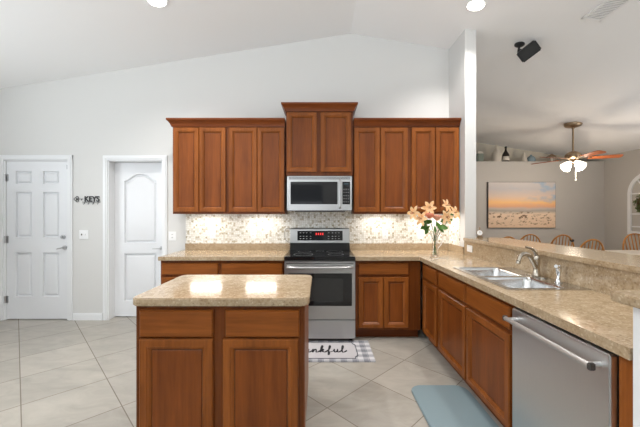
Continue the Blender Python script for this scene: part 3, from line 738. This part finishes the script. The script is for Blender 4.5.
# ------------------------------------------------------------------ vase and flowers
GLASS = mat('clear_glass', (1, 1, 1), .02, 0, Transmission_Weight=1.0, IOR=1.45)
vx, vy = 1.236, 3.37
t = thing('vase', 'clear glass vase with a pinched waist on the counter corner', 'vase', (vx, vy, CT))
out = [(.040, 0), (.043, .01), (.036, .06), (.028, .11), (.026, .15), (.032, .21), (.048, .265), (.052, .272)]
inn = [(.050, .272), (.045, .262), (.029, .21), (.023, .15), (.025, .11), (.032, .06), (.036, .018), (.001, .014)]
m = MB(); m.lathe(out+inn, (vx, vy, CT+.0005), 28, caps=True); m.build('glass_body', GLASS, t)
m = MB(); m.tube(bez([(vx+.034, vy, CT+.10), (vx+.075, vy, CT+.16), (vx+.088, vy, CT+.22), (vx+.065, vy, CT+.25), (vx+.044, vy, CT+.235)]), .005, 8); m.build('handle', GLASS, t)
GREEN = mat('stem_green', lin(70, 105, 45), .5); LEAF = mat('leaf_green', lin(78, 120, 48), .5)
def petal(mb, L, Wd, curl, M, cup=.15, n=8):
    rings = []
    for k in range(n+1):
        s = k/n; w = Wd*math.sin(PI*(.08+.90*s))**.8*.5
        x = L*s*math.cos(curl*s*.6); z = L*(.55*s - .55*curl*s*s)
        rings.append([(x, -w, z+w*cup), (x, -w*.5, z+w*.03), (x, 0, z-.0012), (x, w*.5, z+w*.03), (x, w, z+w*cup)])
    th = [[(a, b, c+.0012) for a, b, c in r] for r in rings]
    return mb.loft([r+t_[::-1] for r, t_ in zip(rings, th)], M=M)
def lily_mat(name, c0, c1):
    m = mat(name, c0, .5); t = NT(m); t.color(t.ramp(t.noise(t.pos(), 40, 2), [(.35, c0), (.65, c1)])); m.node_tree.nodes['Principled BSDF'].inputs['Subsurface Weight'].default_value = .1; return m
PEACH = lily_mat('peach_petal', lin(240, 180, 120), lin(250, 214, 168)); PINK = lily_mat('salmon_petal', lin(222, 116, 92), lin(240, 160, 134)); PINK2 = lily_mat('blush_petal', lin(235, 155, 130), lin(246, 190, 165))
def lily():
    t = thing('lily', '', 'flower', (0, 0, 0), 'peach lilies in the glass vase')
    for k in range(6): m = MB(); petal(m, .098 if k % 2 else .088, .040, .75, Matrix.Rotation(k*PI/3, 4, 'Z')); m.build('petal', PEACH, t, 60)
    m = MB()
    for k in range(5):
        a = k*2*PI/5; m.tube([(0, 0, .0), (.012*math.cos(a), .012*math.sin(a), .05)], .0014, 5); m.ball((.012*math.cos(a), .012*math.sin(a), .052), .0045, (1, 1, .5), 8, 6)
    m.build('stamen', mat('rust_stamen', lin(150, 70, 30), .7), t); return t
def stem(p, name='stem'):
    pass
def flower_stem(head, parent):
    h = Vector(head); base = Vector((vx+(h.x-vx)*-.12, vy+(h.y-vy)*-.12, CT+.03)); nk = Vector((vx+(h.x-vx)*.10, vy+(h.y-vy)*.10, CT+.20))
    # stem as part of its flower, in the flower's own frame
    inv = parent.matrix_basis.inverted()
    pts = [inv @ p for p in bez([base, nk, nk.lerp(h, .55)+Vector((0, 0, .015)), h], 5)]
    m = MB(); m.tube(pts, .0022, 6)
    me = bpy.data.meshes.new('stem'); m.bm.to_mesh(me); m.bm.free(); me.materials.append(GREEN)
    o = bpy.data.objects.new('stem', me); COL.objects.link(o); o.parent = parent
K = 3.37/313
def head(px, py, dy): y = vy+dy; return Vector(((px-320)*y/313, y, 1.4-(py-213.5)*y/313))
lilies = [(414.5, 213, -.02, 'peach lily at the far left of the bouquet, tilted out'), (429, 208, .03, 'peach lily at the top left of the bouquet'),
          (445.5, 206, .02, 'tallest peach lily at the top right of the bouquet'), (454, 213, -.03, 'peach lily at the right of the bouquet, lower than the tallest'),
          (422, 219, -.05, 'peach lily above the left leaves, beside the salmon rose'), (446, 217, -.06, 'small peach lily right of the blush rose')]
first = None
for px, py, dy, lb in lilies:
    h = head(px, py, dy); d = (h-Vector((vx, vy, 1.10))); d = Vector((d.x*3.2+random.uniform(-.3, .3), -.55, d.z*.7+random.uniform(-.25, .35))).normalized()
    rot = d.to_track_quat('Z', 'Y').to_euler(); sc_ = .85 if 'small' in lb else 1.0
    if first is None: first = o = lily()
    else: o = dup(first, h)
    o.location = h; o.rotation_euler = rot; o['label'] = lb
protos = [o for o in bpy.data.objects if o.name.startswith('lily')]
bpy.context.view_layer.update()
for o in protos: flower_stem(o.location, o)
def rose(label, px, py, dy, mt, r=.043):
    h = head(px, py, dy); t = thing('rose', label, 'flower', h, 'roses in the glass vase')
    for ring, (n, rr, tilt) in enumerate(((3, .35, 82), (5, .6, 68), (6, .9, 52))):
        for k in range(n):
            m = MB(); M = Matrix.Translation(h-Vector((0, 0, r*.6))) @ Matrix.Rotation(k*2*PI/n+ring*.6, 4, 'Z') @ Matrix.Translation((r*rr*.35, 0, 0)) @ Matrix.Rotation(R(-tilt+30), 4, 'Y')
            petal(m, r*1.35, r*1.35, .25, M, .35, 6); m.build('petal', mt, t, 60)
    m = MB(); m.ball(h, r*.6, (1, 1, 1.1)); m.build('flower_core', mt, t)
    nk = Vector((vx, vy, CT+.20)); m = MB(); m.tube(bez([(vx-.004, vy, CT+.03), nk, h-Vector((0, 0, r*.4))], 5), .003, 6); m.build('stem', GREEN, t)
rose('deep salmon rose, left of the two roses in the vase', 429.5, 216, -.07, PINK); rose('pale blush rose, right of the two roses in the vase', 437, 218, -.06, PINK2)
def sprig(label, pts, leaves):
    t = thing('leaf_sprig', label, 'foliage', (vx, vy, CT+.2), 'green sprigs in the glass vase')
    P = [Vector((vx, vy, CT+.04))]+[head(*p) for p in pts]; P = bez(P, 5); m = MB(); m.tube(P, .0022, 6); m.build('stem', GREEN, t)
    for px, py, dy, L_, a in leaves:
        h = head(px, py, dy); M = Matrix.Translation(h) @ Matrix.Rotation(R(a), 4, 'Y') @ Matrix.Rotation(R(50), 4, 'X')
        m = MB(); petal(m, L_*1.25, L_*.9, .5, M); m.build('leaf', LEAF, t, 60)
sprig('broad green leaves hanging at the left under the salmon rose', [(434, 234, 0), (425, 226, -.04)], [(427, 222, -.05, .085, 150), (426, 224, -.05, .09, 110), (430, 226, -.06, .07, 170), (428, 228, -.06, .06, 130), (432, 222, -.02, .08, 200)])
sprig('green leaves filling the centre below the blush rose', [(436, 234, 0), (438, 226, -.04)], [(436, 224, -.06, .07, 60), (438, 227, -.05, .08, 20), (434, 226, -.07, .06, 100), (441, 222, -.03, .07, -10), (436, 222, .0, .08, 80), (439, 229, -.04, .05, 50)])
sprig('green leaves at the right side of the bouquet', [(437, 234, 0), (446, 220, -.02)], [(444, 220, -.04, .07, 10), (447, 217, -.02, .06, -20)])
tag(MB().tube(bez([(vx, vy, CT+.05), head(436, 233, 0), head(447, 222, 0), head(455, 216, -.02)], 5), .002, 6).ball(head(457, 215, -.02), .013, (2.4, 1, 1)).build('lily_bud', PEACH),
    'closed peach lily bud reaching out to the right of the bouquet', 'flower')

# ------------------------------------------------------------------ bar clock
cx_, cy_ = 1.835, 3.595; z0 = 1.1195
t = thing('clock', 'tiny brass table clock with white dial at the far end of the bar', 'clock', (cx_, cy_, z0))
m = MB(); m.box(cx_-.03, cx_+.03, cy_-.02, cy_+.02, z0, z0+.016, .003); m.box(cx_-.022, cx_+.022, cy_-.014, cy_+.014, z0+.014, z0+.026, .002); m.build('base', BRASS, t)
M = Matrix.Translation((cx_, cy_, z0+.06)) @ Matrix.Rotation(R(-27), 4, 'Z')
m = MB(); m.tube([(0, -.012, 0), (0, .014, 0)], .036, 24, M=M); m.lathe([(.006, .036), (.005, .05), (.009, .055), (.002, .064)], n=12, M=M); m.build('case', BRASS, t)
m = MB(); m.tube([(0, -.0135, 0), (0, -.0115, 0)], .029, 24, M=M); dl = m.build('dial', PLAST, t)
m = MB(); m.box(-.001, .001, -.0150, -.0137, -.002, .022, M=M); m.box(-.002, .015, -.0150, -.0137, -.001, .001, M=M); m.build('hand', IRON, dl)

# ------------------------------------------------------------------ dining area
TW = mat('pale_table_top', lin(214, 208, 198), .3)
t = thing('dining_table', 'pale topped dining table beyond the bar with wooden legs', 'table', (5.5, 5.2, 0))
m = MB(); m.prism(rpoly([(4.66, 4.85), (6.2, 4.85), (6.2, 5.57), (4.66, 5.57)], .08), .72, .75, bev=.005); m.build('table_top', TW, t)
m = MB(); m.box(4.76, 6.1, 4.95, 4.97, .64, .72); m.box(4.76, 6.1, 5.45, 5.47, .64, .72); m.box(4.76, 4.78, 4.97, 5.45, .64, .72); m.box(6.08, 6.1, 4.97, 5.45, .64, .72); m.build('apron', OAK, t)
for a in (4.79, 6.07):
    for b in (4.98, 5.44): m = MB(); m.lathe([(.035, 0), (.03, .05), (.022, .1), (.035, .3), (.025, .45), (.04, .55), (.04, .72)], (a, b, 0), 12); m.build('leg', OAK, t)
def chair_proto():
    t = thing('windsor_chair', '', 'chair', (0, 0, 0), 'honey oak bow back chairs')
    m = MB(); m.prism(rpoly([(-.20, -.20), (.20, -.20), (.23, .22), (-.23, .22)], .07), .43, .465, bev=.01); m.build('seat', OAK, t)
    def bow(u):
        a = PI*u; x = -.205*math.cos(a)*(1.0 if True else 0); zz = .465+.535*math.sin(a)**.55; y = -.17-(zz-.465)*.20; return Vector((x, y, zz))
    m = MB(); m.tube([bow(k/28) for k in range(29)], .0125, 8); m.build('back_bow', OAK, t)
    for k in range(7):
        x = -.15+k*.05; a = math.acos(-x*.98/.205); top = Vector((x*1.0, 0, 0)); zz = .465+.535*math.sin(a)**.55
        m = MB(); m.tube([(x*.75, -.165, .46), (x*.95, -.17-(zz-.465)*.11, (.46+zz)/2), (x, -.17-(zz-.465)*.20, zz)], [.007, .009, .006], 8); m.build('spindle', OAK, t)
    for sx in (-1, 1):
        for sy in (-1, 1):
            m = MB(); m.tube([(sx*.21, sy*.20, 0), (sx*.18, sy*.17, .22), (sx*.15, sy*.14, .44)], [.014, .022, .014], 10); m.build('leg', OAK, t)
    m = MB(); m.tube([(-.19, -.18, .14), (-.19, .18, .14)], .010, 8); m.tube([(.19, -.18, .14), (.19, .18, .14)], .010, 8); m.tube([(-.19, 0, .14), (.19, 0, .14)], .010, 8); m.build('stretcher', OAK, t)
    return t
c0 = chair_proto()
CHS = [((2.96, 4.93), 0, 1.03, 'oak chair at far left of the row, only its bow tip above the bar'),
       ((3.70, 5.51), -8, 1.03, 'oak bow back chair below the right half of the beach painting'),
       ((4.18, 5.39), -6, 1.03, 'oak bow back chair with a small black object at its right edge'),
       ((3.87, 4.45), 0, 1.03, 'oak bow back chair closest to the bar, right of the black object'),
       ((6.02, 5.98), 180, 1.01, 'wide oak bow back chair at the right edge below the arched frame')]
for i, (bp, rz, s_, lb) in enumerate(CHS):
    o = c0 if i == 0 else dup(c0, (0, 0, 0))
    a = R(rz); o.location = (bp[0]-.27*math.sin(a), bp[1]+.27*math.cos(a), 0); o.rotation_euler = (0, 0, a)
    o.scale = (s_*(1.35 if i == 4 else 1.0), s_, s_); o['label'] = lb
p = Vector((4.338, 5.385, .935))
tag(MB().ball(p, .034, (1, .8, .8)).tube([p+Vector((-.02, 0, .01)), p+Vector((-.03, .01, .02))], [.02, .01], 8).build('chair_clip', SPKR), 'small black object on the right side of an oak chair bow', 'clip')

# painting on canvas
def painting():
    m = mat('beach_canvas', (.5, .5, .5), .7); t = NT(m); x, y, z = t.sep(t.pos())
    v = t.math('DIVIDE', t.math('SUBTRACT', z, 1.06), 1.08); u = t.math('DIVIDE', t.math('SUBTRACT', x, 3.93), 1.6)
    n = t.noise(t.map(t.pos(), (1, 1, 3.5)), 2.2, 4, .6, .5)
    vv = t.math('ADD', v, t.math('MULTIPLY', t.math('SUBTRACT', n, .5), .09))
    sky = t.ramp(vv, [(.0, lin(222, 190, 160)), (.30, lin(232, 206, 180)), (.37, lin(168, 160, 150)), (.42, lin(200, 180, 170)), (.46, lin(228, 170, 132)), (.56, lin(246, 196, 132)), (.68, lin(222, 196, 178)), (.85, lin(196, 190, 190)), (1, lin(206, 198, 194))])
    cl = t.ramp(t.noise(t.map(t.pos(), (1, 1, 2.2)), 3.2, 4), [(.5, (0,)*3), (.68, (1,)*3)])
    hi = t.ramp(t.math('MULTIPLY', u, v), [(.25, (0,)*3), (.7, (1,)*3)])
    sky = t.mix(t.mix(1.0, cl, hi, 'MULTIPLY'), sky, lin(150, 180, 205))
    g = t.noise(t.map(t.pos(), (1, 1, 1.6)), 11, 5, .7)
    band = t.ramp(v, [(.02, (0,)*3), (.10, (.9,)*3), (.26, (1,)*3), (.33, (.9,)*3), (.37, (0,)*3)])
    gm = t.ramp(g, [(.53, (0,)*3), (.60, (1,)*3)])
    t.color(t.mix(t.mix(1.0, gm, band, 'MULTIPLY'), sky, lin(112, 84, 60))); return m
t = thing('painting', 'large unframed beach sunset canvas with dunes on the grey dining wall', 'painting', (4.73, YD, 1.6))
m = MB(); m.box(3.945, 5.53, YD-.045, YD-.002, 1.06, 2.14); m.build('stretcher_sides', mat('dark_canvas_edge', lin(70, 60, 56), .8), t)
m = MB(); m.box(3.952, 5.523, YD-.049, YD-.046, 1.068, 2.134); m.build('picture', painting(), t)

# ledge ornaments
LZ = 2.6305
def lx(px, y): return (px-320)*y/313
yl = 7.50
def lathe_thing(name, label, cat, px, prof, mt, extra=None, y=yl):
    x = lx(px, y); t = thing(name, label, cat, (x, y, LZ)); m = MB(); m.lathe(prof, (x, y, LZ), 20); m.build('body', mt, t)
    if extra: extra(t, x, y)
    return t
GG = mat('green_grey_glass', lin(120, 130, 120), .2); FROST = mat('frosted_white', lin(200, 192, 180), .5); BRN = mat('dark_brown_glass', lin(36, 26, 20), .12)
x = lx(479.5, yl); t = thing('jar', 'grey green square jar at the left end of the high ledge', 'jar', (x, yl, LZ))
m = MB(); m.box(x-.085, x+.075, yl-.07, yl+.07, LZ, LZ+.20, .02); m.build('body', GG, t); m = MB(); m.box(x-.075, x+.065, yl-.06, yl+.06, LZ+.20, LZ+.255, .01); m.build('lid', FROST, t)
lathe_thing('bottle', 'tall pale house shaped bottle left of the dark bottle on the ledge', 'bottle', 496.5, [(.10, 0), (.105, .01), (.105, .19), (.09, .23), (.035, .31), (.025, .34), (.025, .40), (.03, .405)], FROST)
def dk(t, x, y):
    m = MB(); m.lathe([(.0795, .03), (.0795, .13)], (x, y, LZ), 20, caps=False); m.build('label', FROST, t); m = MB(); m.lathe([(.028, .33), (.028, .37), (.02, .375)], (x, y, LZ), 14); m.build('cap', BLACK, t)
lathe_thing('bottle', 'dark brown bottle with a pale label on the high ledge', 'bottle', 505.7, [(.078, 0), (.078, .01), (.078, .16), (.065, .2), (.03, .26), (.022, .29), (.022, .34)], BRN, dk)
lathe_thing('bottle', 'small pale cone shaped bottle left of the blue jar on the ledge', 'bottle', 524.3, [(.065, 0), (.068, .01), (.055, .10), (.035, .17), (.03, .2), (.032, .225)], FROST)
BLUEG = mat('blue_grey_ceramic', lin(120, 140, 150), .25)
lathe_thing('jar', 'round blue grey jar with a knob lid on the high ledge', 'jar', 531, [(.07, 0), (.09, .02), (.095, .06), (.085, .10), (.06, .13), (.04, .14), (.02, .16), (.022, .175), (.005, .18)], BLUEG)
x = lx(551.5, yl); t = thing('lantern', 'small brown metal lantern on the high ledge beside the fan', 'lantern', (x, yl, LZ))
m = MB(); m.box(x-.09, x+.09, yl-.06, yl+.06, LZ, LZ+.02); m.build('base', BRASS, t)
for a in (-.07, .07):
    for b in (-.045, .045): m = MB(); m.tube([(x+a, yl+b, LZ+.02), (x+a, yl+b, LZ+.13)], .006, 6); m.build('post', BRASS, t)
m = MB(); m.loft([[(x-.09, yl-.06, LZ+.13), (x+.09, yl-.06, LZ+.13), (x+.09, yl+.06, LZ+.13), (x-.09, yl+.06, LZ+.13)], [(x-.02, yl-.02, LZ+.19), (x+.02, yl-.02, LZ+.19), (x+.02, yl+.02, LZ+.19), (x-.02, yl+.02, LZ+.19)]]); m.build('roof', BRASS, t)
m = MB(); m.lathe([(.03, .02), (.03, .09), (.005, .1)], (x, yl, LZ), 12); m.build('candle', FROST, t)
x = lx(557, yl); tag(MB().box(x-.05, x+.055, yl-.07, yl-.0, LZ, LZ+.05, .004).build('box', BLACK), 'small flat black box right of the lantern on the ledge', 'box')

# arched frame with wreath on the right wall
t = thing('arched_frame', 'white arched window frame decoration on the grey right wall', 'wall decor', (XR, 6.33, 1.5))
ya, yb, zb, zs = 5.92, 6.80, .95, 1.82
F_ = lambda y, z, d: (XR-d, y, z)
m = MB(); yc = (ya+yb)/2
def archpts(o, n=16):
    r = (yb-ya)/2-o
    return [(yb-o, zb+o)]+[(yc+r*math.cos(PI*k/n), zs+r*math.sin(PI*k/n)) for k in range(n+1)]+[(ya+o, zb+o)]
A, B = archpts(0), archpts(.07)
rings = [[(XR-.004, *a), (XR-.035, *a), (XR-.035, *b), (XR-.004, *b)] for a, b in zip(A, B)]
rings.append(rings[0]); m.loft(rings, False, False); m.build('outer_frame', TRIM, t)
m = MB()
for z in (1.12, 1.39, 1.82): m.box(XR-.028, XR-.006, ya+.05, yb-.05, z-.012, z+.012)
m.box(XR-.026, XR-.006, yc-.010, yc+.010, zb+.05, zs+.38)
for a in (50, 130): m.box(-.011, .011, -.008, .008, 0, .40, M=Matrix.Translation((XR-.017, yc, zs)) @ Matrix.Rotation(R(90-a), 4, 'X'))
m.build('muntin', TRIM, t)
wy, wz_ = 6.36, 1.60
t = thing('wreath', 'round green leaf wreath hung on the white arched frame', 'wreath', (XR-.09, wy, wz_))
m = MB(); m.tube([(XR-.09, wy+.15*math.cos(k*PI/12), wz_+.15*math.sin(k*PI/12)) for k in range(25)], .03, 8, False); m.build('ring', mat('twig_brown', lin(80, 66, 40), .8), t)
m = MB()
for k in range(260):
    a = random.random()*2*PI; b = random.random()*2*PI; r = .15+.05*math.cos(b)
    M = Matrix.Translation((XR-.095+.04*math.sin(b)-.01, wy+r*math.cos(a), wz_+r*math.sin(a))) @ Matrix.Rotation(random.random()*6.3, 4, 'X') @ Matrix.Rotation(random.random()*2.4-1.2, 4, 'Z') @ Matrix.Rotation(random.random()*6.3, 4, 'Y')
    petal(m, .055, .024, .4, M, n=3)
o = m.build('foliage', mat('wreath_green', lin(88, 100, 50), .6), t, 60); o['kind'] = 'stuff'
